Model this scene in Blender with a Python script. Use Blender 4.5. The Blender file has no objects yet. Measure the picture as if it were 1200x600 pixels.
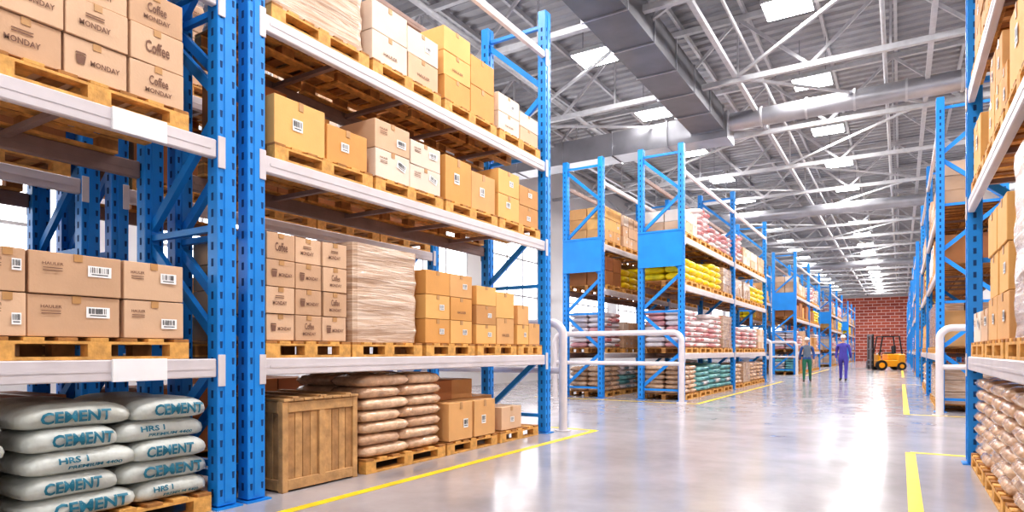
import bpy, bmesh, math, random
from mathutils import Vector, Matrix
R = random.Random(7)
scene = bpy.context.scene
COL = scene.collection

# ------------------------------------------------------------------ materials
MATS = {}
def mat(name, col, rough=0.6, metal=0.0, var=0.0, vscale=8.0, bump=0.0, bscale=40.0, coat=0.0, emit=None, estr=0.0, spec=0.5):
    m = bpy.data.materials.new(name); m.use_nodes = True
    nt = m.node_tree; b = nt.nodes['Principled BSDF']
    b.inputs['Base Color'].default_value = (*col, 1)
    b.inputs['Roughness'].default_value = rough
    b.inputs['Metallic'].default_value = metal
    b.inputs['Specular IOR Level'].default_value = spec
    b.inputs['Coat Weight'].default_value = coat
    tc = nt.nodes.new('ShaderNodeTexCoord')
    if var > 0:
        n = nt.nodes.new('ShaderNodeTexNoise'); n.inputs['Scale'].default_value = vscale; n.inputs['Detail'].default_value = 3
        nt.links.new(tc.outputs['Object'], n.inputs['Vector'])
        r = nt.nodes.new('ShaderNodeValToRGB')
        r.color_ramp.elements[0].position = .3; r.color_ramp.elements[1].position = .7
        r.color_ramp.elements[0].color = (*[c*(1-var) for c in col], 1)
        r.color_ramp.elements[1].color = (*[min(1, c*(1+var)) for c in col], 1)
        nt.links.new(n.outputs['Fac'], r.inputs['Fac']); nt.links.new(r.outputs['Color'], b.inputs['Base Color'])
    if bump > 0:
        n2 = nt.nodes.new('ShaderNodeTexNoise'); n2.inputs['Scale'].default_value = bscale; n2.inputs['Detail'].default_value = 3
        nt.links.new(tc.outputs['Object'], n2.inputs['Vector'])
        bp = nt.nodes.new('ShaderNodeBump'); bp.inputs['Strength'].default_value = bump; bp.inputs['Distance'].default_value = .02
        nt.links.new(n2.outputs['Fac'], bp.inputs['Height']); nt.links.new(bp.outputs['Normal'], b.inputs['Normal'])
    if emit:
        b.inputs['Emission Color'].default_value = (*emit, 1); b.inputs['Emission Strength'].default_value = estr
    MATS[name] = m
    return m

mat('rack_blue', (.014, .25, .70), .36, var=.08, vscale=3)
mat('rack_hole', (.005, .05, .17), .8)
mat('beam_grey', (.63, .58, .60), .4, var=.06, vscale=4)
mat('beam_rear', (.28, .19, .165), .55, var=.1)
mat('plate_white', (.85, .84, .86), .4, var=.02)
mat('zinc', (.45, .45, .48), .35, .8, var=.1)
mat('pallet_wood', (.66, .35, .10), .7, var=.25, vscale=14, bump=.2)
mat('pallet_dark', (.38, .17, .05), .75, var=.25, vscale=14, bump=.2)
mat('carton_tan', (.68, .38, .16), .75, var=.07, vscale=3, bump=.06, bscale=60)
mat('carton_tan2', (.56, .29, .11), .75, var=.07, vscale=3, bump=.06, bscale=60)
mat('carton_orange', (.76, .43, .15), .7, var=.06, vscale=3, bump=.06, bscale=60)
mat('carton_orange2', (.66, .33, .10), .7, var=.06, vscale=3, bump=.06, bscale=60)
mat('carton_light', (.66, .44, .29), .75, var=.06, vscale=3, bump=.06, bscale=60)
mat('carton_light2', (.57, .36, .225), .75, var=.06, vscale=3, bump=.06, bscale=60)
mat('carton_white', (.76, .62, .51), .7, var=.05, vscale=3, bump=.06, bscale=60)
mat('carton_brown', (.40, .16, .055), .75, var=.1, vscale=3, bump=.06, bscale=60)
mat('carton_brown2', (.33, .12, .045), .75, var=.1, vscale=3, bump=.06, bscale=60)
mat('tape', (.50, .28, .12), .3, var=.04)
mat('print_brown', (.20, .10, .065), .7, var=.05)
mat('label', (.88, .87, .86), .5, var=.02)
mat('ink', (.02, .02, .025), .6, var=.02)
mat('teal_ink', (.01, .15, .23), .5, var=.04)
mat('red_ink', (.55, .03, .03), .5, var=.04)
mat('bag_cement', (.56, .58, .55), .40, var=.16, vscale=5, bump=1.0, bscale=9)
mat('bag_cement2', (.49, .50, .46), .40, var=.18, vscale=5, bump=1.0, bscale=9)
mat('bag_brown', (.66, .44, .29), .2, var=.2, vscale=12, bump=.9, bscale=16, coat=.4)
mat('bag_brown2', (.56, .35, .22), .2, var=.22, vscale=12, bump=.9, bscale=16, coat=.4)
mat('bag_yellow', (.92, .66, .01), .3, var=.1, vscale=6, bump=.5, bscale=10)
mat('bag_yellow2', (.78, .62, .015), .3, var=.2, vscale=6, bump=.5, bscale=10)
mat('bag_white', (.76, .67, .67), .4, var=.12, vscale=6, bump=.5, bscale=10)
mat('bag_pink', (.66, .33, .34), .4, var=.2, vscale=6, bump=.5, bscale=10)
mat('bag_teal', (.20, .46, .46), .4, var=.2, vscale=6, bump=.5, bscale=10)
mat('crate_wood', (.52, .30, .13), .65, var=.25, vscale=9, bump=.25, bscale=30)
mat('crate_wood_dark', (.43, .235, .10), .65, var=.25, vscale=9, bump=.25, bscale=30)
mat('paint_yellow', (.88, .62, .02), .45, var=.12, vscale=5)
mat('rail_white', (.68, .62, .63), .3, var=.04)
mat('steel_light', (.52, .52, .54), .45, .2, var=.08)
mat('steel_dark', (.20, .20, .22), .5, .3, var=.1)
mat('duct', (.42, .42, .45), .32, .7, var=.12, vscale=2)
mat('duct_dark', (.17, .17, .185), .4, .5, var=.12, vscale=2)
mat('deck', (.35, .35, .37), .45, .25, var=.15, vscale=1.0)
mat('wall_paint', (.76, .75, .76), .7, var=.03, vscale=.7)
mat('lamp_glow', (1, 1, 1), .5, emit=(1, .99, 1), estr=28)
mat('window_glow', (.9, .9, .95), .3, emit=(.98, .98, 1), estr=2.4)
mat('black_rubber', (.02, .02, .022), .7, var=.1)
mat('black_metal', (.03, .03, .035), .4, .4, var=.1)
mat('forklift_orange', (.95, .42, .02), .35, var=.05, coat=.3)
mat('skin', (.62, .36, .25), .55, var=.05)
mat('hair', (.06, .035, .02), .7, var=.1)
mat('cloth_blue', (.035, .085, .28), .8, var=.15, vscale=20)
mat('cloth_purple', (.075, .06, .34), .8, var=.15, vscale=20)
mat('cloth_green', (.02, .15, .09), .8, var=.15, vscale=20)
mat('helmet_white', (.85, .85, .85), .3, var=.02)
mat('vest_grey', (.14, .18, .24), .8, var=.1)

def film_mat(name, c1, c2):
    m = mat(name, c1, .2, coat=.6); nt = m.node_tree; b = nt.nodes['Principled BSDF']
    b.inputs['Coat Roughness'].default_value = .12
    tc = nt.nodes.new('ShaderNodeTexCoord'); mp = nt.nodes.new('ShaderNodeMapping')
    mp.inputs['Rotation'].default_value = (.4, 0, 0); mp.inputs['Scale'].default_value = (2.5, 2.5, 34)
    w = nt.nodes.new('ShaderNodeTexNoise'); w.inputs['Scale'].default_value = 1.0; w.inputs['Detail'].default_value = 5
    w.inputs['Distortion'].default_value = .6
    nt.links.new(tc.outputs['Object'], mp.inputs['Vector']); nt.links.new(mp.outputs['Vector'], w.inputs['Vector'])
    r = nt.nodes.new('ShaderNodeValToRGB'); r.color_ramp.elements[0].color = (*c1, 1); r.color_ramp.elements[1].color = (*c2, 1)
    r.color_ramp.elements[0].position = .38; r.color_ramp.elements[1].position = .68
    nt.links.new(w.outputs['Fac'], r.inputs['Fac']); nt.links.new(r.outputs['Color'], b.inputs['Base Color'])
    bp = nt.nodes.new('ShaderNodeBump'); bp.inputs['Strength'].default_value = .7; bp.inputs['Distance'].default_value = .02
    nt.links.new(w.outputs['Fac'], bp.inputs['Height']); nt.links.new(bp.outputs['Normal'], b.inputs['Normal'])
    nt.links.new(bp.outputs['Normal'], b.inputs['Coat Normal'])
film_mat('film_beige', (.46, .28, .17), (.64, .46, .34))
film_mat('film_white', (.50, .33, .22), (.70, .55, .44))

def floor_mat():
    m = mat('floor_concrete', (.5, .48, .52), .2, spec=.65); nt = m.node_tree; b = nt.nodes['Principled BSDF']
    tc = nt.nodes.new('ShaderNodeTexCoord')
    n = nt.nodes.new('ShaderNodeTexNoise'); n.inputs['Scale'].default_value = .8; n.inputs['Detail'].default_value = 8; n.inputs['Roughness'].default_value = .62
    nt.links.new(tc.outputs['Object'], n.inputs['Vector'])
    r = nt.nodes.new('ShaderNodeValToRGB')
    r.color_ramp.elements[0].position = .3; r.color_ramp.elements[1].position = .72
    r.color_ramp.elements[0].color = (.32, .295, .31, 1); r.color_ramp.elements[1].color = (.49, .46, .48, 1)
    nt.links.new(n.outputs['Fac'], r.inputs['Fac']); nt.links.new(r.outputs['Color'], b.inputs['Base Color'])
    n2 = nt.nodes.new('ShaderNodeTexNoise'); n2.inputs['Scale'].default_value = 2.5; n2.inputs['Detail'].default_value = 6
    nt.links.new(tc.outputs['Object'], n2.inputs['Vector'])
    mr = nt.nodes.new('ShaderNodeMapRange'); mr.inputs['To Min'].default_value = .07; mr.inputs['To Max'].default_value = .28
    nt.links.new(n2.outputs['Fac'], mr.inputs['Value']); nt.links.new(mr.outputs['Result'], b.inputs['Roughness'])
floor_mat()
def brick_mat():
    m = mat('brick', (.4, .12, .08), .85); nt = m.node_tree; b = nt.nodes['Principled BSDF']
    tc = nt.nodes.new('ShaderNodeTexCoord'); mp = nt.nodes.new('ShaderNodeMapping'); mp.inputs['Rotation'].default_value = (math.pi/2, 0, 0)
    br = nt.nodes.new('ShaderNodeTexBrick'); br.inputs['Scale'].default_value = 1.0
    br.inputs['Brick Width'].default_value = .9; br.inputs['Row Height'].default_value = .36; br.inputs['Mortar Size'].default_value = .035
    br.inputs['Color1'].default_value = (.66, .17, .11, 1); br.inputs['Color2'].default_value = (.44, .10, .07, 1); br.inputs['Mortar'].default_value = (.85, .62, .56, 1)
    nt.links.new(tc.outputs['Object'], mp.inputs['Vector']); nt.links.new(mp.outputs['Vector'], br.inputs['Vector'])
    nt.links.new(br.outputs['Color'], b.inputs['Base Color'])
brick_mat()

# ------------------------------------------------------------------ mesh builder
bm = bmesh.new(); bmesh.ops.create_cube(bm, size=2)
bmesh.ops.bevel(bm, geom=bm.edges[:], offset=.5, segments=1, affect='EDGES', profile=.5)
bmesh.ops.recalc_face_normals(bm, faces=bm.faces[:])
BT_V = [tuple(v.co) for v in bm.verts]; BT_F = [[v.index for v in f.verts] for f in bm.faces]; bm.free()
BOXF = [(0,1,3,2),(4,6,7,5),(0,4,5,1),(2,3,7,6),(0,2,6,4),(1,5,7,3)]

class MB:
    def __init__(s): s.v = []; s.f = []; s.m = []; s.names = []; s.sm = []
    def mi(s, n):
        if n not in s.names: s.names.append(n)
        return s.names.index(n)
    def add(s, vs, fs, mn, smooth=False):
        o = len(s.v); s.v += [tuple(v) for v in vs]; k = s.mi(mn)
        for f in fs: s.f.append([o+i for i in f]); s.m.append(k); s.sm.append(smooth)
    def box(s, c, sz, mn, bev=0, M=None):
        hx, hy, hz = sz[0]/2, sz[1]/2, sz[2]/2
        if bev > 0:
            vs = []
            for t in BT_V:
                p = []
                for q, h in zip(t, (hx, hy, hz)):
                    p.append(math.copysign(h if abs(q) > .9 else h-bev, q))
                vs.append(Vector(p))
            fs = BT_F
        else:
            vs = [Vector((x, y, z)) for x in (-hx, hx) for y in (-hy, hy) for z in (-hz, hz)]; fs = BOXF
        c = Vector(c)
        if M is not None: vs = [M @ v for v in vs]
        s.add([v+c for v in vs], fs, mn)
    def bar(s, p1, p2, w, h, mn):
        p1 = Vector(p1); p2 = Vector(p2); d = p2-p1; L = d.length; d.normalize()
        up = Vector((0, 0, 1)) if abs(d.z) < .99 else Vector((1, 0, 0))
        a = d.cross(up).normalized(); b = a.cross(d).normalized()
        vs = []
        for e in (p1, p2):
            for q in ((-1, -1), (1, -1), (1, 1), (-1, 1)): vs.append(e+a*w/2*q[0]+b*h/2*q[1])
        s.add(vs, [(0,1,2,3)[::-1], (4,5,6,7), (0,1,5,4), (1,2,6,5), (2,3,7,6), (3,0,4,7)], mn)
    def cyl(s, p1, p2, r, mn, n=16, r2=None, caps=True):
        p1 = Vector(p1); p2 = Vector(p2); d = (p2-p1).normalized(); r2 = r if r2 is None else r2
        up = Vector((0, 0, 1)) if abs(d.z) < .9 else Vector((1, 0, 0))
        a = d.cross(up).normalized(); b = d.cross(a).normalized()
        vs = []
        for e, rr in ((p1, r), (p2, r2)):
            for i in range(n):
                t = 2*math.pi*i/n; vs.append(e+a*rr*math.cos(t)+b*rr*math.sin(t))
        s.add(vs, [(i, (i+1) % n, n+(i+1) % n, n+i) for i in range(n)], mn, True)
        if caps: s.add(vs, [tuple(range(n))[::-1], tuple(range(n, 2*n))], mn)
    def tube(s, pts, r, mn, n=12):
        pts = [Vector(p) for p in pts]; rings = []; pa = None
        for i, p in enumerate(pts):
            d = (pts[min(i+1, len(pts)-1)]-pts[max(i-1, 0)]).normalized()
            if pa is None:
                up = Vector((0, 0, 1)) if abs(d.z) < .9 else Vector((1, 0, 0)); a = d.cross(up).normalized()
            else: a = (pa-d*pa.dot(d)).normalized()
            pa = a; b = d.cross(a)
            rings.append([p+a*r*math.cos(2*math.pi*k/n)+b*r*math.sin(2*math.pi*k/n) for k in range(n)])
        vs = [v for rg in rings for v in rg]; fs = []
        for i in range(len(pts)-1):
            for k in range(n): fs.append((i*n+k, i*n+(k+1) % n, (i+1)*n+(k+1) % n, (i+1)*n+k))
        s.add(vs, fs, mn, True); s.add(vs, [tuple(range(n))[::-1], tuple(range(len(vs)-n, len(vs)))], mn)
    def sphere(s, c, r, mn, fn=None, nu=16, nv=10):
        c = Vector(c); r = Vector(r) if hasattr(r, '__len__') else Vector((r, r, r)); vs = []
        for j in range(nv+1):
            ph = -math.pi/2+math.pi*j/nv
            for i in range(nu):
                la = 2*math.pi*i/nu
                p = Vector((math.cos(ph)*math.cos(la), math.cos(ph)*math.sin(la), math.sin(ph)))
                p = Vector((p.x*r.x, p.y*r.y, p.z*r.z))
                if fn: p = fn(p)
                vs.append(c+p)
        fs = [(j*nu+i, j*nu+(i+1) % nu, (j+1)*nu+(i+1) % nu, (j+1)*nu+i) for j in range(nv) for i in range(nu)]
        s.add(vs, fs, mn, True)
    def mesh(s, name):
        me = bpy.data.meshes.new(name); me.from_pydata(s.v, [], s.f)
        for n in s.names: me.materials.append(MATS[n])
        me.polygons.foreach_set('material_index', s.m); me.polygons.foreach_set('use_smooth', s.sm); me.update()
        return me
    def obj(s, name, loc=(0, 0, 0), rz=0):
        return place(s.mesh(name), name, loc, rz)
def place(me, name, loc=(0, 0, 0), rz=0, parent=None):
    o = bpy.data.objects.new(name, me); o.location = loc; o.rotation_euler = (0, 0, rz); COL.objects.link(o)
    if parent: o.parent = parent
    return o

# ------------------------------------------------------------------ text
TX = {}
def text_geo(body, bold=.02):
    if body in TX: return TX[body]
    cu = bpy.data.curves.new('t', 'FONT'); cu.body = body; cu.resolution_u = 2; cu.offset = bold; cu.size = 1
    ob = bpy.data.objects.new('t', cu); COL.objects.link(ob)
    dg = bpy.context.evaluated_depsgraph_get()
    me = bpy.data.meshes.new_from_object(ob.evaluated_get(dg))
    b = bmesh.new(); b.from_mesh(me)
    xs = [v.co.x for v in b.verts]; ys = [v.co.y for v in b.verts]
    for k in range(1, 6):
        y = min(ys)+(max(ys)-min(ys))*k/6
        bmesh.ops.bisect_plane(b, geom=b.verts[:]+b.edges[:]+b.faces[:], plane_co=(0, y, 0), plane_no=(0, 1, 0))
    h = max(ys)-min(ys); cx = (max(xs)+min(xs))/2; cy = (max(ys)+min(ys))/2
    b.verts.index_update()
    V = [((v.co.x-cx)/h, (v.co.y-cy)/h) for v in b.verts]; F = [[v.index for v in f.verts] for f in b.faces]
    b.free(); bpy.data.objects.remove(ob); bpy.data.curves.remove(cu); bpy.data.meshes.remove(me)
    TX[body] = (V, F, (max(xs)-min(xs))/h); return TX[body]
def put_text(mb, body, fn, h, mn, w=None, bold=.02):
    V, F, W = text_geo(body, bold)
    sx = h if w is None else w/W
    mb.add([fn(u*sx, v*h) for u, v in V], F, mn)

# ------------------------------------------------------------------ pallets & loads (front = +X)
def pallet(mb, w, d, z=0, woodm='pallet_wood'):
    for x in (-d/2+.05, 0, d/2-.05):
        mb.box((x, 0, z+.01), (.1, w, .02), woodm)
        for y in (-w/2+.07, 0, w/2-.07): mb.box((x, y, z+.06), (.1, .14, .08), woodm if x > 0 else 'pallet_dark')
        mb.box((x, 0, z+.109), (.1, w, .018), woodm)
    n = 7
    for i in range(n):
        y = -w/2+.055+(w-.11)*i/(n-1)
        mb.box((0, y, z+.129), (d, .11, .022), woodm if i % 2 else 'pallet_dark', .002)
def label(mb, x, y, z, w, h, bars=True, rot=0.0):
    ca, sa = math.cos(rot), math.sin(rot)
    def P(dx, u, v): return (x+dx, y+u*ca-v*sa, z+u*sa+v*ca)
    mb.add([P(0, -w/2, -h/2), P(0, w/2, -h/2), P(0, w/2, h/2), P(0, -w/2, h/2)], [(0, 1, 2, 3)], 'label')
    if bars:
        n = 11; q = random.Random(int(abs(y*1000)))
        for i in range(n):
            u = -w*.4+w*.8*i/n; ww = w*.8/n*q.choice((.25, .45, .7))
            mb.add([P(.0015, u, -h*.12), P(.0015, u+ww, -h*.12), P(.0015, u+ww, h*.38), P(.0015, u, h*.38)], [(0, 1, 2, 3)], 'ink')
        mb.add([P(.0015, -w*.35, -h*.32), P(.0015, w*.35, -h*.32), P(.0015, w*.35, -h*.24), P(.0015, -w*.35, -h*.24)], [(0, 1, 2, 3)], 'ink')
def carton(mb, c, sz, m, style, q):
    M = Matrix.Rotation(q.uniform(-.02, .02), 3, 'Z')
    mb.box(c, sz, m, .004, M)
    x = c[0]+sz[0]/2+.005; z = c[2]; y = c[1]; w = sz[1]; h = sz[2]
    mb.box((c[0], y, z+h/2+.0005), (sz[0]*.98, .05, .002), 'tape')
    if style: mb.box((x-.002, y, z+h/2-h*.09), (.004, .05, h*.18), 'tape')
    if style == 'monday':
        k = q.choice((0, 1, 2, 3))
        if k == 0:
            put_text(mb, 'MONDAY', lambda u, v: (x+.001, y+u, z-h*.22+v), h*.13, 'print_brown', w*.5)
            put_text(mb, 'Coffee', lambda u, v: (x+.001, y+u, z+h*.08+v), h*.26, 'print_brown', w*.36)
        elif k == 1:
            yy = y-w*.26; hh = h*.15
            mb.add([(x+.001, yy-hh*.55, z-hh), (x+.001, yy+hh*.55, z-hh), (x+.001, yy+hh*.8, z+hh*.5), (x+.001, yy-hh*.8, z+hh*.5)], [(0, 1, 2, 3)], 'print_brown')
            mb.add([(x+.001, yy-hh*.9, z+hh*.65), (x+.001, yy+hh*.9, z+hh*.65), (x+.001, yy+hh*.7, z+hh*1.0), (x+.001, yy-hh*.7, z+hh*1.0)], [(0, 1, 2, 3)], 'print_brown')
            put_text(mb, 'MONDAY', lambda u, v: (x+.001, y+w*.13+u, z-h*.05+v), h*.14, 'print_brown', w*.48)
        elif k == 2:
            put_text(mb, 'Coffee', lambda u, v: (x+.001, y+u, z-h*.02+v), h*.34, 'print_brown', w*.45)
        else:
            put_text(mb, 'MONDAY', lambda u, v: (x+.001, y-w*.05+u, z-h*.1+v), h*.15, 'print_brown', w*.5)
            for t in (.1, .17): mb.box((x, y-w*.05, z+h*t), (.002, w*.3, .006), 'print_brown')
    elif style == 'barcode':
        label(mb, x+.001, y+w*.24, z+h*q.choice((-.1, .12)), w*.27, h*.27, True, q.choice((0, 0, -.3)))
        put_text(mb, 'HAULER', lambda u, v: (x+.001, y-w*.27+u, z+h*.22+v), h*.07, 'print_brown', w*.22)
        for t in (.12, .06): mb.box((x, y-w*.27, z+h*t), (.002, w*.2, .004), 'print_brown')
    elif style == 'label':
        label(mb, x+.001, y+q.uniform(-.1, .2)*w, z+q.uniform(-.1, .15)*h, w*.2, h*.24, True)
    elif style == 'mix':
        r = q.random()
        if r < .4: label(mb, x+.001, y+.15*w, z, w*.2, h*.24, True)
        elif r < .6: put_text(mb, 'HAULER', lambda u, v: (x+.001, y+u, z-h*.15+v), h*.11, 'print_brown', w*.4)
def boxes(mb, w, d, z0, ny, nz, nx, h, mats, style, q, top=None, yoff=0, cuts=None):
    bd = d/nx
    if cuts is None: cuts = [j/ny for j in range(ny+1)]
    for k in range(nz):
        for j in range(len(cuts)-1):
            bw = w*(cuts[j+1]-cuts[j]); yc = yoff-w/2+w*(cuts[j]+cuts[j+1])/2
            for i in range(nx):
                if k == nz-1 and top is not None and (i, j) not in top: continue
                carton(mb, (-d/2+bd*(i+.5)+q.uniform(-.008, .008), yc+q.uniform(-.005, .005), z0+h*(k+.5)+.001*k),
                       (bd-.018, bw-.018, h-.005), q.choice(mats), style if i == nx-1 else None, q)
def bag(mb, c, L, W, H, m, q, text=None, tm='teal_ink', rz=0, seg=22, rings=8, droop=.12):
    a, l, b = W/2, L/2, H/2; e1, e2 = .75, .38
    M = Matrix.Rotation(rz, 3, 'Z'); c = Vector(c); ph0 = q.uniform(0, 6)
    def P(v, e): return math.copysign(abs(v)**e, v)
    def bmp(y, z): return .008*math.sin(y*38+ph0)*math.sin(z*30+ph0*2)+.006*math.sin(y*63+ph0*3+z*40)
    vs = []
    for j in range(rings+1):
        ph = -math.pi/2+math.pi*j/rings
        for i in range(seg):
            la = 2*math.pi*i/seg
            cp = P(math.cos(ph), e1)
            x = a*cp*P(math.cos(la), e2); y = l*cp*P(math.sin(la), e2); z = b*P(math.sin(ph), e1)
            k = 1+bmp(y, z)/a*.8
            vs.append(c+M @ Vector((x*k, y, z-droop*b*(abs(y)/l)**4)))
    fs = [(j*seg+i, j*seg+(i+1) % seg, (j+1)*seg+(i+1) % seg, (j+1)*seg+i) for j in range(rings) for i in range(seg)]
    mb.add(vs, fs, m, True)
    if text:
        def fn(u, v):
            def sur(y, z):
                t = max(0.0, 1-min(1, abs(z/b))**(2/e1))**(e1/e2)
                t = max(0.0, t-abs(y/l)**(2/e2))
                return a*t**(e2/2)
            x = sur(u, v)*(1+max(0, bmp(u, v))/a*.8)+.010
            return c+M @ Vector((x, u, v-droop*b*(abs(u)/l)**4))
        for (body, uo, vo, h, w) in text:
            put_text(mb, body, lambda u, v: fn(u+uo, v+vo), h, tm, w, .03)
def bags(mb, w, d, z0, n, H, mats, q, ny=2, nx=2, text=None, tm='teal_ink', jit=.02, lo=False, stag=False, fat=1.12, over=1.02):
    for k in range(n):
        cuts = [j/ny for j in range(ny+1)]
        if stag and ny == 2: cuts = [0, (.45 if k % 2 else .55), 1]
        for j in range(ny):
            for i in range(nx):
                L = w*(cuts[j+1]-cuts[j]); W = d/nx; yc = -w/2+w*(cuts[j+1]+cuts[j])/2
                t = None
                if text and i == nx-1: t = text((k*2+j) % 3, L, H)
                bag(mb, (-d/2+W*(i+.5)+q.uniform(-jit, jit)*.8, yc+q.uniform(-jit, jit), z0+H*(k+.5)*.97), L*over, W*1.03, H*fat,
                    q.choice(mats), q, t, tm, q.uniform(-.04, .04), 14 if lo else 40, 6 if lo else 12, .12 if lo else q.uniform(.1, .35))
def cem_text(k, L, H):
    if k == 0: return [('CEMENT', .03, 0, H*.54, L*.68)]
    if k == 1: return [('HRS 1', -.1, .018, H*.26, L*.26), ('PREMIUM 4400', .03, -.028, H*.15, L*.5)]
    return [('CEMENT', -.03, 0, H*.50, L*.62)]

def load(kind, w, d, h, seed, pal=True):
    """one pallet with its goods, total height h, origin bottom centre, front +X"""
    mb = MB(); q = random.Random(seed)
    z = 0
    if pal: pallet(mb, w, d); z = .142
    H = h-z; iw, idp = w-.03, d-.04
    if kind == 'tan': nz = max(1, round(H/.34)); boxes(mb, iw, idp, z, 2, nz, 2, H/nz, ['carton_tan', 'carton_tan2', 'carton_orange'], 'mix', q)
    elif kind == 'tan3': nz = max(1, round(H/.3)); boxes(mb, iw, idp, z, 3, nz, 2, H/nz, ['carton_orange', 'carton_orange2', 'carton_tan'], 'label', q, top={(0, 0), (1, 0), (0, 1), (1, 1)})
    elif kind == 'orange': nz = max(1, round(H/.38)); boxes(mb, iw, idp, z, 2, nz, 2, H/nz, ['carton_orange', 'carton_orange2'], 'label', q, top={(0, 0), (1, 0), (0, 1)})
    elif kind == 'brown': nz = max(1, round(H/.42)); boxes(mb, iw, idp, z, 2, nz, 2, H/nz, ['carton_brown', 'carton_brown2'], None, q)
    elif kind == 'light': nz = max(1, round(H/.28)); boxes(mb, iw, idp, z, 3, nz, 2, H/nz, ['carton_light', 'carton_white', 'carton_light2'], 'mix', q)
    elif kind == 'white': nz = max(1, round(H/.28)); boxes(mb, iw, idp, z, 2, nz, 2, H/nz, ['carton_white', 'carton_light'], 'barcode', q)
    elif kind == 'monday': nz = max(1, round(H/.29)); boxes(mb, iw, idp, z, 2, nz, 2, H/nz, ['carton_light', 'carton_light2'], 'monday', q)
    elif kind == 'monday3': nz = max(1, round(H/.25)); boxes(mb, iw, idp, z, 3, nz, 2, H/nz, ['carton_light', 'carton_light2'], 'monday', q)
    elif kind == 'film': nz = max(1, round(H/.26)); boxes(mb, iw, idp, z, 3, nz, 2, H/nz, ['film_beige', 'film_white'], None, q)
    elif kind == 'filmw':
        n = 14; vs = []; fs = []
        rows = 15
        for r_ in range(rows+1):
            zz = z+H*r_/rows
            ring = []
            for s_ in range(4*n):
                side, t = divmod(s_, n); t = t/n*2-1
                bx, by = [(1, t), (-t, 1), (-1, -t), (t, -1)][side]
                k = .965 if abs(t) > .98 else 1
                inset = .012*math.sin(zz*25+seed)+.008*math.sin(zz*61+t*3)
                ring.append(Vector(((idp/2-.02+inset*.5)*bx*k, (iw/2-.02+inset*.5)*by*k, zz)))
            vs += ring
        m4 = 4*n
        for r_ in range(rows):
            for s_ in range(m4): fs.append((r_*m4+s_, r_*m4+(s_+1) % m4, (r_+1)*m4+(s_+1) % m4, (r_+1)*m4+s_))
        fs.append(tuple(rows*m4+i for i in range(m4)))
        mb.add(vs, fs, 'film_white')
    elif kind == 'sack': n = max(2, round(H/.12)); bags(mb, iw, idp, z, n, H/n, ['bag_brown', 'bag_brown2'], q, lo=True, stag=True, fat=1.2, over=1.1, jit=.012)
    elif kind == 'yellow': n = max(2, round(H/.17)); bags(mb, iw, idp, z, n, H/n, ['bag_yellow', 'bag_yellow', 'bag_yellow2'], q, lo=True)
    elif kind == 'wbag': n = max(2, round(H/.14)); bags(mb, iw, idp, z, n, H/n, ['bag_white', 'bag_white', 'bag_pink'], q, text=lambda k, L, H: [('SUGAR', 0, 0, H*.45, L*.55)] if k else None, tm='red_ink', lo=True)
    elif kind == 'teal': n = max(2, round(H/.14)); bags(mb, iw, idp, z, n, H/n, ['bag_white', 'bag_teal'], q, text=cem_text, lo=True)
    elif kind == 'cement': n = max(2, round(H/.145)); bags(mb, iw, idp, z, n, H/n, ['bag_cement', 'bag_cement', 'bag_cement2'], q, text=cem_text, stag=True, fat=1.18, over=1.05, jit=.03)
    return mb
NAMES = dict(tan='carton_pallet_load', tan3='carton_pallet_load', orange='carton_pallet_load', brown='brown_box_pallet_load', light='carton_pallet_load',
             white='white_box_pallet_load', monday='coffee_box_pallet_load', monday3='coffee_box_pallet_load', film='shrink_wrapped_pallet_load', filmw='shrink_wrapped_pallet_load',
             sack='sack_pallet_load', yellow='yellow_sack_pallet_load', wbag='sugar_bag_pallet_load', teal='cement_bag_pallet_load', cement='cement_bag_pallet_load')
CACHE = {}
def put_load(kind, x, y, z, w=1.1, d=1.08, h=1.0, seed=0, rz=0):
    key = (kind, w, d, h, seed)
    if key not in CACHE: CACHE[key] = load(kind, w, d, h, seed).mesh(NAMES[kind])
    return place(CACHE[key], NAMES[kind], (x, y, z+.002), rz)

# ------------------------------------------------------------------ racks
LV = (1.14, 2.79, 3.94)
TOPB = 5.55; RH = 6.15; RD = 1.13; UW = .16; UD = .13
def upright(mb, x, y, holes=True, sgn=1):
    mb.box((x, y, RH/2+.01), (UD, UW, RH-.02), 'rack_blue', .006)
    mb.box((x, y, .006), (UD+.08, UW+.06, .012), 'rack_blue')
    fx = x+UD/2; bx = x-UD/2
    mb.box((x, y, RH/2), (UD+.014, .05, RH-.1), 'rack_blue')
    if holes:
        n = int((RH-.2)/.125)
        for i in range(n):
            z = .12+i*.125
            for s in (-1, 1):
                for X in ((fx+.0012), (bx-.0012)):
                    yy = y+s*.05
                    mb.add([(X, yy-.008, z-.026), (X, yy+.008, z-.026), (X, yy+.0115, z+.026), (X, yy-.0115, z+.026)], [(0, 1, 2, 3)], 'rack_hole')
                Y = y+s*(UW/2+.0012)
                mb.add([(x-.014, Y, z-.03), (x+.014, Y, z-.03), (x+.014, Y, z+.03), (x-.014, Y, z+.03)], [(0, 1, 2, 3)], 'rack_hole')
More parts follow.
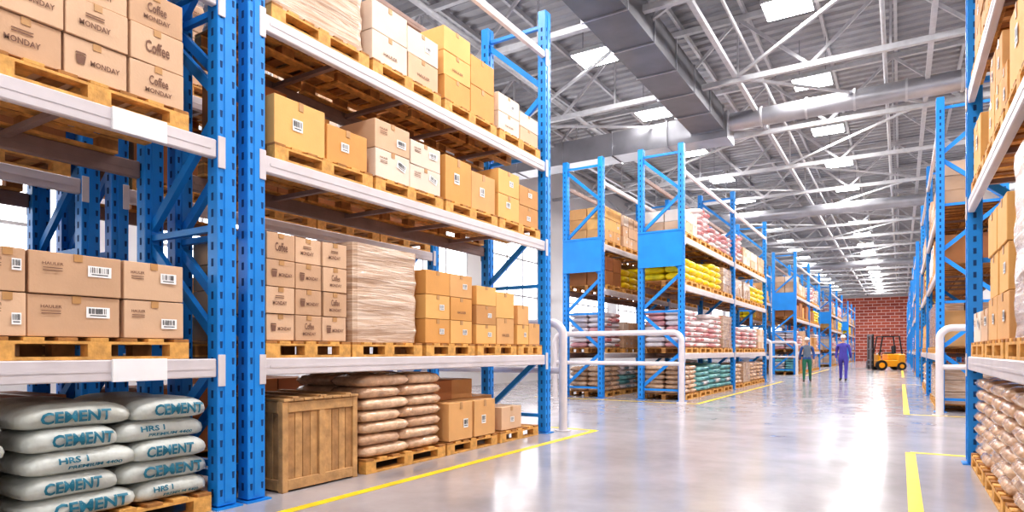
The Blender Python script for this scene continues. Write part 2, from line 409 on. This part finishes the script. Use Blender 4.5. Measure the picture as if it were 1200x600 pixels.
def rack(frames, xf, sgn, name='pallet_rack', holes=True, panel=(), plates=False, levels=LV):
    """xf = X of the aisle face, body extends away by sgn*RD"""
    mb = MB(); xa = xf+sgn*UD/2; xb = xf+sgn*(RD-UD/2)
    for y in frames:
        upright(mb, xa, y, holes); upright(mb, xb, y, holes)
        zs = [.25]
        while zs[-1]+.95 < RH: zs.append(zs[-1]+.95)
        for i, z in enumerate(zs):
            if i in (0, len(zs)-1) or i % 2 == 0: mb.bar((xa, y, z), (xb, y, z), .05, .05, 'rack_blue')
            if i < len(zs)-1:
                p, q_ = ((xa, xb) if i % 2 else (xb, xa)); mb.bar((p, y, z+.04), (q_, y, zs[i+1]-.04), .05, .075, 'rack_blue')
        if y in panel:
            mb.box(((xa+xb)/2, y-UW/2-.012, 3.66), (RD-.04, .02, .86), 'rack_blue', .004)
            mb.box(((xa+xb)/2, y-UW/2-.015, 3.24), (RD-.04, .035, .04), 'rack_blue')
            mb.box(((xa+xb)/2, y-UW/2-.015, 4.08), (RD-.04, .035, .04), 'rack_blue')
    for y0, y1 in zip(frames[:-1], frames[1:]):
        for zi, zt in enumerate(tuple(levels)+(TOPB,)):
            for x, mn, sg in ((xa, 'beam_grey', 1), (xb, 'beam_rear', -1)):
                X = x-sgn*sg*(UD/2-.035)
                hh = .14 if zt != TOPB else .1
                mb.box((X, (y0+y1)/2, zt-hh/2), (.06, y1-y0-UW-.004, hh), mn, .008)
                mb.box((X, (y0+y1)/2, zt-hh*.5), (.068, y1-y0-UW-.1, .02), mn)
                for yy in (y0+UW/2, y1-UW/2):
                    mb.box((x-sgn*sg*(UD/2+.006), yy+(-.03 if yy < (y0+y1)/2 else .03), zt-.09), (.012, .06, .24), mn, .003)
            if zt != TOPB:
                for k in range(1, 5):
                    yy = y0+(y1-y0)*k/5
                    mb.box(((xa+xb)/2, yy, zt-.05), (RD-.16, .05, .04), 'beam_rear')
    if plates:
        for (yy, zt) in plates: mb.box((xf-sgn*.004, yy, zt-.07), (.02, .36, .15), 'plate_white', .003)
    return mb.obj(name)

XL = -4.38; XLc = XL-RD/2
XB = -6.45; XBc = XB-RD/2
XR = .60; XRc = XR+RD/2
G2 = [14.95, 20.35, 25.75]; G3 = [34, 39.4, 44.8]; G4 = [52.5, 57.9, 63.3]; G5 = [71, 76.4, 81.8]
rack([-2.2, 2.97], XL, -1, plates=[(2.32, 1.14), (2.32, 2.79)])
rack([3.23, 8.13], XL, -1)
rack([-2.2, 2.97], XB, -1); rack([3.23, 8.13], XB, -1)
for X, s in ((XL, -1), (XB, -1), (XR, 1)):
    rack(G2, X, s, panel=(G2[0],) if s < 0 else ())
    for G in (G3, G4, G5): rack(G, X, s, holes=False, panel=(G[0],) if s < 0 else ())
rack([3.0, 8.25], XR, 1)

# ---- near left, bay A
put_load('cement', XLc, 2.25, 0, 1.2, 1.1, .88, 3)
put_load('cement', XLc, .98, 0, 1.2, 1.1, .84, 4)
def custom(kind, fn, x, y, z, w, d):
    mb = MB(); pallet(mb, w, d); fn(mb); return mb.obj(kind, (x, y, z+.002))
def f(mb):
    q = random.Random(5); boxes(mb, 1.17, 1.04, .142, 2, 2, 2, .262, ['carton_light', 'carton_light2'], 'barcode', q, cuts=[0, .17, .63, 1])
custom('carton_pallet_load', f, XLc, 2.08, 1.14, 1.2, 1.08)
put_load('white', XLc, .85, 1.14, 1.2, 1.08, .68, 9)
put_load('monday3', XLc, 2.08, 2.79, 1.2, 1.08, .9, 12)
put_load('monday3', XLc, .85, 2.79, 1.2, 1.08, .9, 13)
put_load('light', XLc, 2.1, 3.94, 1.2, 1.08, 1.1, 13)
put_load('monday', XLc, .85, 3.94, 1.2, 1.08, 1.1, 13)
# ---- near left, bay B
def crate():
    mb = MB(); W, D, H = .86, .95, .77
    mb.box((0, 0, H/2), (D-.05, W-.05, H-.06), 'crate_wood')
    for s in (-1, 1):
        for t in (-1, 1): mb.box((s*(D/2-.03), t*(W/2-.03), H/2), (.06, .06, H), 'crate_wood', .004)
        for z in (.06, H-.05):
            mb.box((s*(D/2-.012), 0, z), (.024, W-.12, .09), 'crate_wood', .003)
            mb.box((0, s*(W/2-.012), z), (D-.12, .024, .09), 'crate_wood', .003)
        for k in range(9):
            y = -W/2+.1+(W-.2)*k/8; mb.box((s*(D/2-.024), y, H/2), (.014, (W-.2)/8-.008, H-.2), 'crate_wood' if k % 2 else 'crate_wood_dark', .002)
            x = -D/2+.1+(D-.2)*k/8; mb.box((x, s*(W/2-.024), H/2), ((D-.2)/8-.008, .014, H-.2), 'crate_wood' if k % 2 else 'crate_wood_dark', .002)
        mb.box((s*(D/2-.008), 0, H/2), (.02, .07, H-.2), 'crate_wood', .003)
    for k in range(8):
        y = -W/2+W*(k+.5)/8; mb.box((0, y, H+.011), (D+.03, W/8-.006, .022), 'crate_wood', .003)
    for t in (-.3, 0, .3): mb.box((0, t, H+.03), (D+.03, .07, .018), 'crate_wood', .003)
    return mb.obj('wooden_crate', (XLc+.06, 3.93, 0))
crate()
put_load('sack', XLc, 5.08, 0, 1.25, 1.1, .98, 21)
def f(mb):
    q = random.Random(8)
    for j in (0, 1): carton(mb, (.33, -.26+.5*j, .37), (.42, .46, .44), 'carton_tan', 'label', q)
    for j in (0, 1): carton(mb, (-.15, -.26+.5*j, .37), (.48, .46, .44), 'carton_brown', None, q)
    for j in (0, 1): carton(mb, (.0-.05*j, -.26+.5*j, .715), (.46, .46, .24), 'carton_brown' if j == 0 else 'carton_tan2', None, q)
custom('carton_pallet_load', f, XLc, 6.28, 0, 1.05, 1.08)
def f(mb):
    q = random.Random(9)
    carton(mb, (.25, -.16, .30), (.5, .5, .30), 'carton_light', 'label', q); carton(mb, (-.28, -.1, .36), (.45, .6, .42), 'carton_tan2', None, q)
custom('carton_pallet_load', f, XLc, 7.38, 0, 1.0, 1.08)
# level 1
put_load('monday3', XLc, 3.80, 1.14, .93, 1.08, 1.04, 31)
put_load('filmw', XLc, 4.80, 1.14, 1.02, 1.08, 1.1, 32)
def steps(hs, tone, style='mix', w=1.0, nb=2, seed=1):
    def f(mb):
        q = random.Random(seed)
        bw = (w-.03)/nb
        for j in range(nb):
            for i in range(2):
                n, h = hs[j]
                for k in range(n):
                    carton(mb, (-.52+.52*(i+.5)+.0, -w/2+.015+bw*(j+.5), .142+h*(k+.5)+.001*k), (.505, bw-.012, h-.004), q.choice(tone), style if i else None, q)
    return f
OR = ['carton_orange', 'carton_orange2', 'carton_tan']; WH = ['carton_white', 'carton_light']; TN = ['carton_tan', 'carton_tan2', 'carton_orange']
custom('carton_pallet_load', steps([(3, .27), (3, .27)], OR, 'mix', .92, 2, 2), XLc, 5.84, 1.14, .92, 1.08)
custom('carton_pallet_load', steps([(3, .24), (2, .34)], TN, 'mix', .92, 2, 3), XLc, 6.82, 1.14, .92, 1.08)
custom('carton_pallet_load', steps([(2, .27), (1, .30)], OR, 'mix', .66, 2, 4), XLc, 7.66, 1.14, .66, 1.08)
# level 2
def f(mb):
    q = random.Random(4)
    carton(mb, (.25, -.27, .142+.21), (.5, .54, .42), 'carton_orange', 'label', q)
    carton(mb, (.25, .28, .142+.17), (.5, .5, .34), 'carton_orange2', 'label', q)
    carton(mb, (-.27, -.27, .142+.35), (.5, .54, .7), 'carton_brown', None, q)
    carton(mb, (-.27, .28, .142+.31), (.5, .5, .62), 'carton_orange', None, q)
custom('carton_pallet_load', f, XLc, 3.99, 2.79, 1.14, 1.08)
custom('carton_pallet_load', steps([(2, .29), (2, .26)], WH, 'barcode', 1.08, 2, 6), XLc, 5.14, 2.79, 1.08, 1.08)
custom('carton_pallet_load', steps([(1, .52), (1, .46)], OR, 'label', 1.08, 2, 7), XLc, 6.27, 2.79, 1.08, 1.08)
custom('carton_pallet_load', steps([(2, .32), (2, .27)], TN, 'label', 1.08, 2, 8), XLc, 7.4, 2.79, 1.08, 1.08)
# level 3
put_load('filmw', XLc, 3.95, 3.94, 1.12, 1.08, .85, 41)
custom('carton_pallet_load', steps([(2, .30), (2, .28)], WH, 'mix', 1.08, 2, 9), XLc, 5.10, 3.94, 1.08, 1.08)
custom('carton_pallet_load', steps([(3, .28), (2, .36)], OR, 'mix', 1.08, 2, 10), XLc, 6.25, 3.94, 1.08, 1.08)
custom('carton_pallet_load', steps([(2, .24), (2, .2)], WH, 'mix', 1.08, 2, 11), XLc, 7.4, 3.94, 1.08, 1.08)

# ---- generic filling
HM = {0: (.8, .86), 1: (.85, 1.1), 2: (.7, .86), 3: (.7, 1.0)}
KL = {0: ['sack', 'teal', 'film', 'brown', 'sack'], 1: ['wbag', 'tan', 'light', 'film', 'wbag', 'monday'],
      2: ['yellow', 'brown', 'yellow', 'orange', 'film'], 3: ['white', 'light', 'wbag', 'filmw', 'tan3']}
def fill(frames, xc, rz, skip=0.08, seed=0, rule=None):
    q = random.Random(seed)
    for y0, y1 in zip(frames[:-1], frames[1:]):
        n = 4; sp = (y1-y0-UW-.06)/n
        for li, z in enumerate((0,)+LV):
            k0 = q.choice(KL[li])
            for j in range(n):
                y = y0+UW/2+.03+sp*(j+.5); fixed = None
                if rule:
                    r = rule(li, j, y)
                    if r is False: continue
                    if isinstance(r, tuple): r, fixed = r
                    kk = r if isinstance(r, str) else None
                else: kk = None
                if q.random() < skip and not kk: continue
                if q.random() < .5: k0 = q.choice(KL[li])
                kind = kk or k0
                h = fixed or q.choice(HM[li]); put_load(kind, xc, y, z, 1.14, 1.08, h, q.choice((100, 101)), rz)
fill(G2, XLc, 0, .0, 2, lambda li, j, y: {(2, 0): 'yellow', (2, 1): 'yellow', (2, 2): 'yellow', (1, 0): 'wbag', (1, 1): 'wbag', (0, 0): 'sack', (0, 1): 'teal', (3, 0): 'light', (3, 1): 'wbag'}.get((li, j)) if y < 20 else None)
for i, G in enumerate((G3, G4, G5)): fill(G, XLc, 0, .06, 20+i)
fill(G2, XBc, 0, .05, 31, lambda li, j, y: {(2, 0): 'brown', (1, 0): 'wbag', (0, 0): 'sack', (3, 0): 'tan'}.get((li, j)) if y < 20 else None)
fill(G3, XBc, 0, .1, 32)
fill([3.23, 8.13], XBc, 0, .1, 34, lambda li, j, y: False if (li == 1 and j > 0) or (li == 0 and j == 3) else ('brown' if li in (0, 2) else None))
fill([-2.2, 2.97], XBc, 0, .1, 35, lambda li, j, y: False if li == 1 and j < 3 else 'brown')
fill([3.0, 8.25], XRc, math.pi, 0, 51, lambda li, j, y: {0: ('sack', .95), 1: (('filmw', 1.38), ('filmw', 1.38), ('tan', 1.2), ('white', .44))[j], 2: ('tan', 'orange', 'tan3', 'orange')[j], 3: ('tan', 1.1)}[li])
fill(G2, XRc, math.pi, .05, 52)
for i, G in enumerate((G3, G4, G5)): fill(G, XRc, math.pi, .06, 60+i)

# ------------------------------------------------------------------ shell
Y0, Y1 = -8, 86; WL, WR, CH = -12.5, 6.0, 9.2
def slab(name, c, s, m):
    mb = MB(); mb.box((0, 0, 0), s, m); return mb.obj(name, c)
slab('floor', ((WL+WR)/2, (Y0+Y1)/2, -.1), (WR-WL+1, Y1-Y0+1, .2), 'floor_concrete')
slab('wall_right', (WR+.1, (Y0+Y1)/2, CH/2), (.2, Y1-Y0, CH), 'wall_paint')
slab('wall_left', (WL-.1, (Y0+Y1)/2, CH/2), (.2, Y1-Y0, CH), 'wall_paint')
mb = MB(); mb.box((0, 0, -CH/2+3.75), (WR-WL, .2, 7.5), 'brick'); mb.box((0, 0, -CH/2+7.5+(CH-7.5)/2), (WR-WL, .2, CH-7.5), 'wall_paint')
mb.obj('wall_back', ((WL+WR)/2, Y1, CH/2))
k = 1
for y in range(-6, 84, 6):
    mb = MB(); mb.box((0, 0, 0), (.04, 4.6, 4.2), 'window_glow')
    for t in (-2.3, -1.15, 0, 1.15, 2.3): mb.box((.03, t, 0), (.05, .06, 4.3), 'steel_light')
    for t in (-2.1, -.7, .7, 2.1): mb.box((.03, 0, t), (.05, 4.66, .06), 'steel_light')
    mb.obj('window_%d' % k, (WL+.03, y+3, 4.0)); k += 1
# corrugated roof deck
mb = MB(); vs = []; fs = []; y = Y0; prof = []
while y < Y1:
    prof += [(y, CH), (y+.14, CH), (y+.18, CH+.06), (y+.32, CH+.06)]; y += .36
prof.append((Y1+.1, CH))
for (yy, zz) in prof: vs += [(WL-.2, yy, zz), (WR+.2, yy, zz)]
for i in range(len(prof)-1): fs.append((2*i, 2*i+1, 2*i+3, 2*i+2))
mb.add(vs, fs, 'deck'); o = mb.obj('ceiling')
# purlins & trusses
mb = MB()
x = WL+.4
while x < WR:
    mb.box((x, (Y0+Y1)/2, CH-.07), (.07, Y1-Y0, .12), 'steel_light'); x += 1.5
mb.obj('roof_purlins')
BZ = 7.55; TZ = CH-.22
def truss():
    mb = MB(); xs0, xs1 = WL+.02, WR-.02; n = 12; st = (xs1-xs0)/n
    mb.box(((xs0+xs1)/2, 0, BZ), (xs1-xs0, .12, .12), 'steel_light'); mb.box(((xs0+xs1)/2, 0, TZ), (xs1-xs0, .12, .12), 'steel_light')
    for i in range(n):
        a = xs0+st*i; b_ = a+st
        mb.bar((a, 0, BZ if i % 2 else TZ), (b_, 0, TZ if i % 2 else BZ), .06, .07, 'steel_light')
        if i % 2: mb.bar((b_, 0, BZ), (b_, 0, TZ), .04, .04, 'steel_light')
    return mb.mesh('roof_truss')
tm = truss(); TY = [-1.0+4.1*i for i in range(22)]
for y in TY: place(tm, 'roof_truss', (0, y, 0))
mb = MB()
for x in (-9.3, -3.3, .55): mb.box((x, (Y0+Y1)/2, BZ+.1), (.1, Y1-Y0-.4, .1), 'steel_light')
for i, y in enumerate(TY[:-1]):
    for (a, b_) in ((-9.3, -3.3), (-3.3, .55)):
        if i % 2: a, b_ = b_, a
        mb.bar((a, y, BZ+.07), (b_, y+4.1, BZ+.07), .06, .06, 'steel_light')
mb.obj('roof_bracing')
mb = MB()
for x, z, r in ((-2.9, 7.9, .035), (-.3, 7.85, .045), (-7.8, 7.8, .06)): mb.cyl((x, -6, z), (x, 85.8, z), r, 'steel_light', 10)
mb.obj('sprinkler_pipes')
# ducts
def ribbed_box(mb, p0, p1, w, h, m):
    p0 = Vector(p0); p1 = Vector(p1); mb.bar(p0, p1, w, h, m); L = (p1-p0).length; n = int(L/1.4)
    for i in range(n+1):
        p = p0.lerp(p1, i/n); d = (p1-p0).normalized()*.015; mb.bar(p-d, p+d, w+.06, h+.06, 'duct')
mb = MB(); ribbed_box(mb, (-4.5, -5, 7.5), (-4.5, 17.5, 7.5), .85, .62, 'duct_dark')
ribbed_box(mb, (-4.0, 18.0, 7.35), (-12.3, 18.0, 7.35), .8, .7, 'duct')
mb.cyl((-4.1, 18.0, 7.5), (5.9, 18.0, 7.5), .24, 'duct', 20)
for i in range(9): mb.cyl((-3.2+i*1.1, 18.0, 7.5), (-3.15+i*1.1, 18.0, 7.5), .27, 'steel_light', 20)
for y in (30.3, 50.8): mb.cyl((-12, y, 7.3), (5.9, y, 7.3), .24, 'duct', 16)
mb.obj('ventilation_duct')
# ------------------------------------------------------------------ lamps
mb = MB(); mb.box((0, 0, .05), (.9, .8, .1), 'steel_light', .01); mb.box((0, 0, -.005), (.84, .74, .015), 'lamp_glow')
for s in (-.3, .3): mb.bar((s, 0, .1), (s, 0, CH-.07-8.0), .015, .015, 'steel_dark')
lm = mb.mesh('high_bay_lamp')
for i in range(20):
    y = 1.2+4.1*i
    for x in (-1.9, -6.05, 3.0):
        o = place(lm, 'high_bay_lamp', (x, y, 8.0))
        if (x == -1.9) or y < 30:
            L = bpy.data.lights.new('lamp_light', 'AREA'); L.shape = 'SQUARE'; L.size = .7; L.energy = (155 if y < 10 else 205) if x == -1.9 else 90
            L.color = (1, .97, .94)
            lo = bpy.data.objects.new('lamp_light', L); lo.location = (0, 0, -.03); COL.objects.link(lo); lo.parent = o
# ------------------------------------------------------------------ floor markings
mb = MB()
def strip(x0, y0, x1, y1): mb.add([(x0, y0, .002), (x1, y0, .002), (x1, y1, .002), (x0, y1, .002)], [(0, 1, 2, 3)], 'paint_yellow')
w = .1
for (xa, xe, groups) in ((-3.9, -8.1, ((-4, 8.75), (14.3, 26.4), (33.4, 45.4), (51.9, 64))), (.1, 2.2, ((-4, 8.8), (14.0, 26.4), (33.4, 45.4), (51.9, 64)))):
    for (a, b_) in groups:
        strip(xa-w/2, a, xa+w/2, b_)
        x0, x1 = sorted((xa, xe)); strip(x0, b_-w/2, x1, b_+w/2)
        if a > 0: strip(x0, a-w/2, x1, a+w/2)
mb.obj('floor_marking')
# ------------------------------------------------------------------ guard rails
def guard(x0, x1, y, name='guard_rail'):
    mb = MB(); r = .065; zt = 1.62; rc = .2; pts = [(x0, y, 0)]
    sg = 1 if x1 > x0 else -1
    for k in range(7):
        t = math.pi/2*k/6; pts.append((x0+sg*rc*(1-math.cos(t)), y, zt-rc+rc*math.sin(t)))
    for k in range(7):
        t = math.pi/2*(1-k/6); pts.append((x1-sg*rc*(1-math.cos(t)), y, zt-rc+rc*math.sin(t)))
    pts.append((x1, y, 0)); mb.tube(pts, r, 'rail_white', 14)
    mb.cyl((x0, y, .9), (x1, y, .9), .05, 'rail_white', 14)
    for X in (x0, x1): mb.cyl((X, y, 0), (X, y, .015), .12, 'rail_white', 16)
    mb.obj(name)
guard(-4.3, -7.5, 8.45); guard(-4.25, -7.5, 14.3); guard(.62, 1.9, 14.1); guard(-4.3, -7.5, 26.2); guard(-4.3, -7.5, 33.5)

# ------------------------------------------------------------------ people
def skin_geo(pts, edges, radii, sub=2):
    me = bpy.data.meshes.new('s'); me.from_pydata(pts, edges, []); ob = bpy.data.objects.new('s', me); COL.objects.link(ob)
    ob.modifiers.new('k', 'SKIN')
    for i, r in enumerate(radii):
        sv = me.skin_vertices[0].data[i]; sv.radius = r if hasattr(r, '__len__') else (r, r); sv.use_root = (i == 0)
    ss = ob.modifiers.new('u', 'SUBSURF'); ss.levels = sub; ss.render_levels = sub
    dg = bpy.context.evaluated_depsgraph_get(); m2 = bpy.data.meshes.new_from_object(ob.evaluated_get(dg))
    V = [v.co.copy() for v in m2.vertices]; F = [list(p.vertices) for p in m2.polygons]
    bpy.data.objects.remove(ob); bpy.data.meshes.remove(me); bpy.data.meshes.remove(m2); return V, F
def person(name, x, y, rz, top, legs, s=1.0, vest=None, stride=1):
    mb = MB()
    k = stride
    P = [(0, 0, .95), (0, 0, 1.08), (0, 0, 1.26), (0, .01, 1.41), (0, 0, 1.5), (0, -.01, 1.58),
         (.19, .01, 1.40), (.25, .03*k, 1.14), (.25, -.1*k, .91),
         (-.19, .01, 1.40), (-.25, .05-.03*k, 1.14), (-.25, .02+.06*k, .89),
         (.1, 0, .88), (.11, -.03+.02*k, .49), (.12, .14*k, .10), (.13, .14*k-.15, .045),
         (-.1, 0, .88), (-.11, -.12*k, .50), (-.12, -.16*k, .09), (-.13, -.16*k-.16, .045)]
    Rr = [(.15, .11), (.145, .11), (.165, .12), (.13, .095), (.055, .055), (.055, .055),
          .072, .052, .038, .072, .052, .038, (.1, .1), .068, .05, .042, (.1, .1), .068, .05, .042]
    E = [(0, 1), (1, 2), (2, 3), (3, 4), (4, 5), (3, 6), (6, 7), (7, 8), (3, 9), (9, 10), (10, 11), (0, 12), (12, 13), (13, 14), (14, 15), (0, 16), (16, 17), (17, 18), (18, 19)]
    V, F = skin_geo(P, E, Rr)
    zmin = min(v.z for v in V)
    grp = {}
    for f_ in F:
        c = sum((V[i] for i in f_), Vector())/len(f_)
        if c.z < .115: m = 'black_rubber'
        elif c.z < .93 and abs(c.x) < .2: m = legs
        elif c.z > 1.50 and abs(c.x) < .1: m = 'skin'
        elif vest and 1.0 < c.z < 1.47 and abs(c.x) < .155: m = vest
        else: m = top
        grp.setdefault(m, []).append(f_)
    for m, fl in grp.items():
        idx = sorted({i for f_ in fl for i in f_}); mp = {a: b_ for b_, a in enumerate(idx)}
        mb.add([V[i]-Vector((0, 0, zmin)) for i in idx], [[mp[i] for i in f_] for f_ in fl], m, True)
    for wi, sx in ((8, 1), (11, -1)):
        w0 = Vector(P[wi])-Vector((0, 0, zmin))
        pv, pf = skin_geo([w0+Vector((0, 0, .02)), w0+Vector((0, -.005, -.04)), w0+Vector((0, -.01, -.09))], [(0, 1), (1, 2)], [(.024, .02), (.018, .036), (.014, .038)], 1)
        mb.add(pv, pf, 'skin', True)
        for j, (oy, ln) in enumerate(((-.038, .07), (-.014, .08), (.010, .075), (.033, .058))):
            b0 = w0+Vector((0, oy, -.085))
            pv, pf = skin_geo([b0, b0+Vector((-sx*.004, 0, -ln*.45)), b0+Vector((-sx*.016, 0, -ln*.8)), b0+Vector((-sx*.032, 0, -ln))], [(0, 1), (1, 2), (2, 3)], [.0095, .009, .0085, .007], 1)
            mb.add(pv, pf, 'skin', True)
        b0 = w0+Vector((0, -.025, -.035))
        pv, pf = skin_geo([b0, b0+Vector((-sx*.012, -.028, -.022)), b0+Vector((-sx*.022, -.038, -.055))], [(0, 1), (1, 2)], [.013, .011, .009], 1)
        mb.add(pv, pf, 'skin', True)
    hz = 1.665-zmin
    def hf(p):
        t = max(0, -p.z/.12); p.x *= 1-.35*t*t; p.y *= 1-.15*t
        return p
    mb.sphere((0, -.015, hz), (.077, .095, .12), 'skin', hf, 20, 14)
    mb.sphere((0, .01, hz+.015), (.082, .092, .105), 'hair', lambda p: Vector((p.x, max(p.y, -.03), max(p.z, -.06))), 20, 12)
    mb.sphere((0, -.112, hz-.015), (.013, .018, .026), 'skin', None, 8, 6)
    for sx in (-1, 1):
        mb.sphere((sx*.03, -.098, hz+.012), (.012, .01, .008), 'label', None, 8, 6); mb.sphere((sx*.03, -.107, hz+.012), (.005, .004, .006), 'ink', None, 8, 6)
        mb.sphere((sx*.08, 0, hz-.005), (.012, .022, .034), 'skin', None, 8, 6); mb.box((sx*.03, -.105, hz+.034), (.03, .01, .006), 'hair')
    mb.box((0, -.1, hz-.058), (.042, .012, .009), 'red_ink')
    mb.sphere((0, .0, hz+.05), (.1, .122, .105), 'helmet_white', lambda p: Vector((p.x, p.y, max(p.z, 0))), 24, 14)
    mb.sphere((0, -.05, hz+.052), (.1, .13, .008), 'helmet_white', None, 24, 6)
    mb.box((0, 0, hz+.152), (.03, .16, .014), 'helmet_white', .005)
    o = mb.obj(name, (x, y, 0), rz); o.scale = (s, s, s); return o
person('warehouse_worker', -3.1, 27.0, .15, 'cloth_blue', 'cloth_green', .96, 'vest_grey', .8)
person('warehouse_worker', -1.95, 28.5, -.1, 'cloth_purple', 'cloth_purple', 1.02, None, -1.2)

# ------------------------------------------------------------------ forklift (forks toward -X)
def forklift(x, y, rz):
    mb = MB(); O = 'forklift_orange'
    mb.box((.35, 0, .42), (1.5, 1.0, .42), O, .05); mb.box((.95, 0, .68), (.5, 1.04, .7), O, .09)
    mb.box((.55, 0, .82), (.7, .9, .36), O, .05); mb.box((.45, 0, 1.04), (.46, .5, .1), 'black_rubber', .04)
    mb.box((.7, 0, 1.28), (.1, .48, .46), 'black_rubber', .04); mb.box((-.28, 0, .75), (.16, .9, .5), O, .04)
    for s in (-1, 1):
        mb.bar((-.3, s*.45, .9), (-.1, s*.42, 2.08), .06, .06, 'black_metal'); mb.bar((1.0, s*.45, .95), (.85, s*.42, 2.08), .06, .06, 'black_metal')
        mb.bar((-.14, s*.42, 2.08), (.9, s*.42, 2.08), .06, .06, 'black_metal')
        mb.cyl((-.2, s*.38, .31), (-.2, s*.6, .31), .31, 'black_rubber', 24); mb.cyl((-.2, s*.59, .31), (-.2, s*.61, .31), .17, O, 20)
        mb.cyl((.95, s*.38, .25), (.95, s*.57, .25), .25, 'black_rubber', 24); mb.cyl((.95, s*.56, .25), (.95, s*.58, .25), .13, O, 20)
        mb.box((-.62, s*.32, 1.12), (.1, .07, 2.2), 'black_metal', .01); mb.box((-.7, s*.25, 1.15), (.07, .05, 2.05), 'steel_dark', .01)
        mb.box((-1.25, s*.28, .08), (1.05, .1, .035), 'steel_dark', .01); mb.box((-.76, s*.28, .32), (.035, .1, .5), 'steel_dark', .01)
        mb.cyl((-.38, s*.4, 1.0), (-.44, s*.4, 1.0), .06, 'label', 12)
    for k in range(7): mb.bar((-.1+k*.155, -.42, 2.09), (-.1+k*.155, .42, 2.09), .03, .03, 'black_metal')
    for z in (.35, .62, 1.3, 2.15): mb.box((-.68, 0, z), (.06, .72, .07), 'steel_dark')
    mb.cyl((-.66, 0, .2), (-.66, 0, 1.9), .035, 'zinc', 12)
    mb.tube([(.02+.16*math.cos(t)*.5, .17*math.sin(t), 1.2+.16*math.cos(t)*.5) for t in [i*math.pi/8 for i in range(17)]], .015, 'black_metal', 8)
    mb.bar((.02, 0, 1.2), (-.25, 0, .95), .04, .04, 'black_metal')
    mb.obj('forklift', (x, y, 0), rz)
forklift(-1.0, 45.5, .4)

# ------------------------------------------------------------------ world, camera
wd = bpy.data.worlds.new('fill_world'); scene.world = wd; wd.use_nodes = True
bg = wd.node_tree.nodes['Background']; bg.inputs[0].default_value = (1, .975, .955, 1); bg.inputs[1].default_value = 1.45  # even white fill, added to brighten; enters where the wall behind the camera is omitted
cam = bpy.data.cameras.new('camera'); co = bpy.data.objects.new('camera', cam); COL.objects.link(co)
cam.lens = 740/1200*36; cam.sensor_width = 36; cam.sensor_fit = 'HORIZONTAL'; cam.shift_y = 111/1200
co.location = (0, 0, 1.2); co.rotation_euler = (math.pi/2, 0, math.radians(31.59)); cam.clip_end = 300; cam.clip_start = .05
scene.camera = co
scene.view_settings.view_transform = 'Standard'
try: scene.view_settings.look = 'Medium High Contrast'
except Exception as e: print('look', e)
scene.view_settings.exposure = 0.0
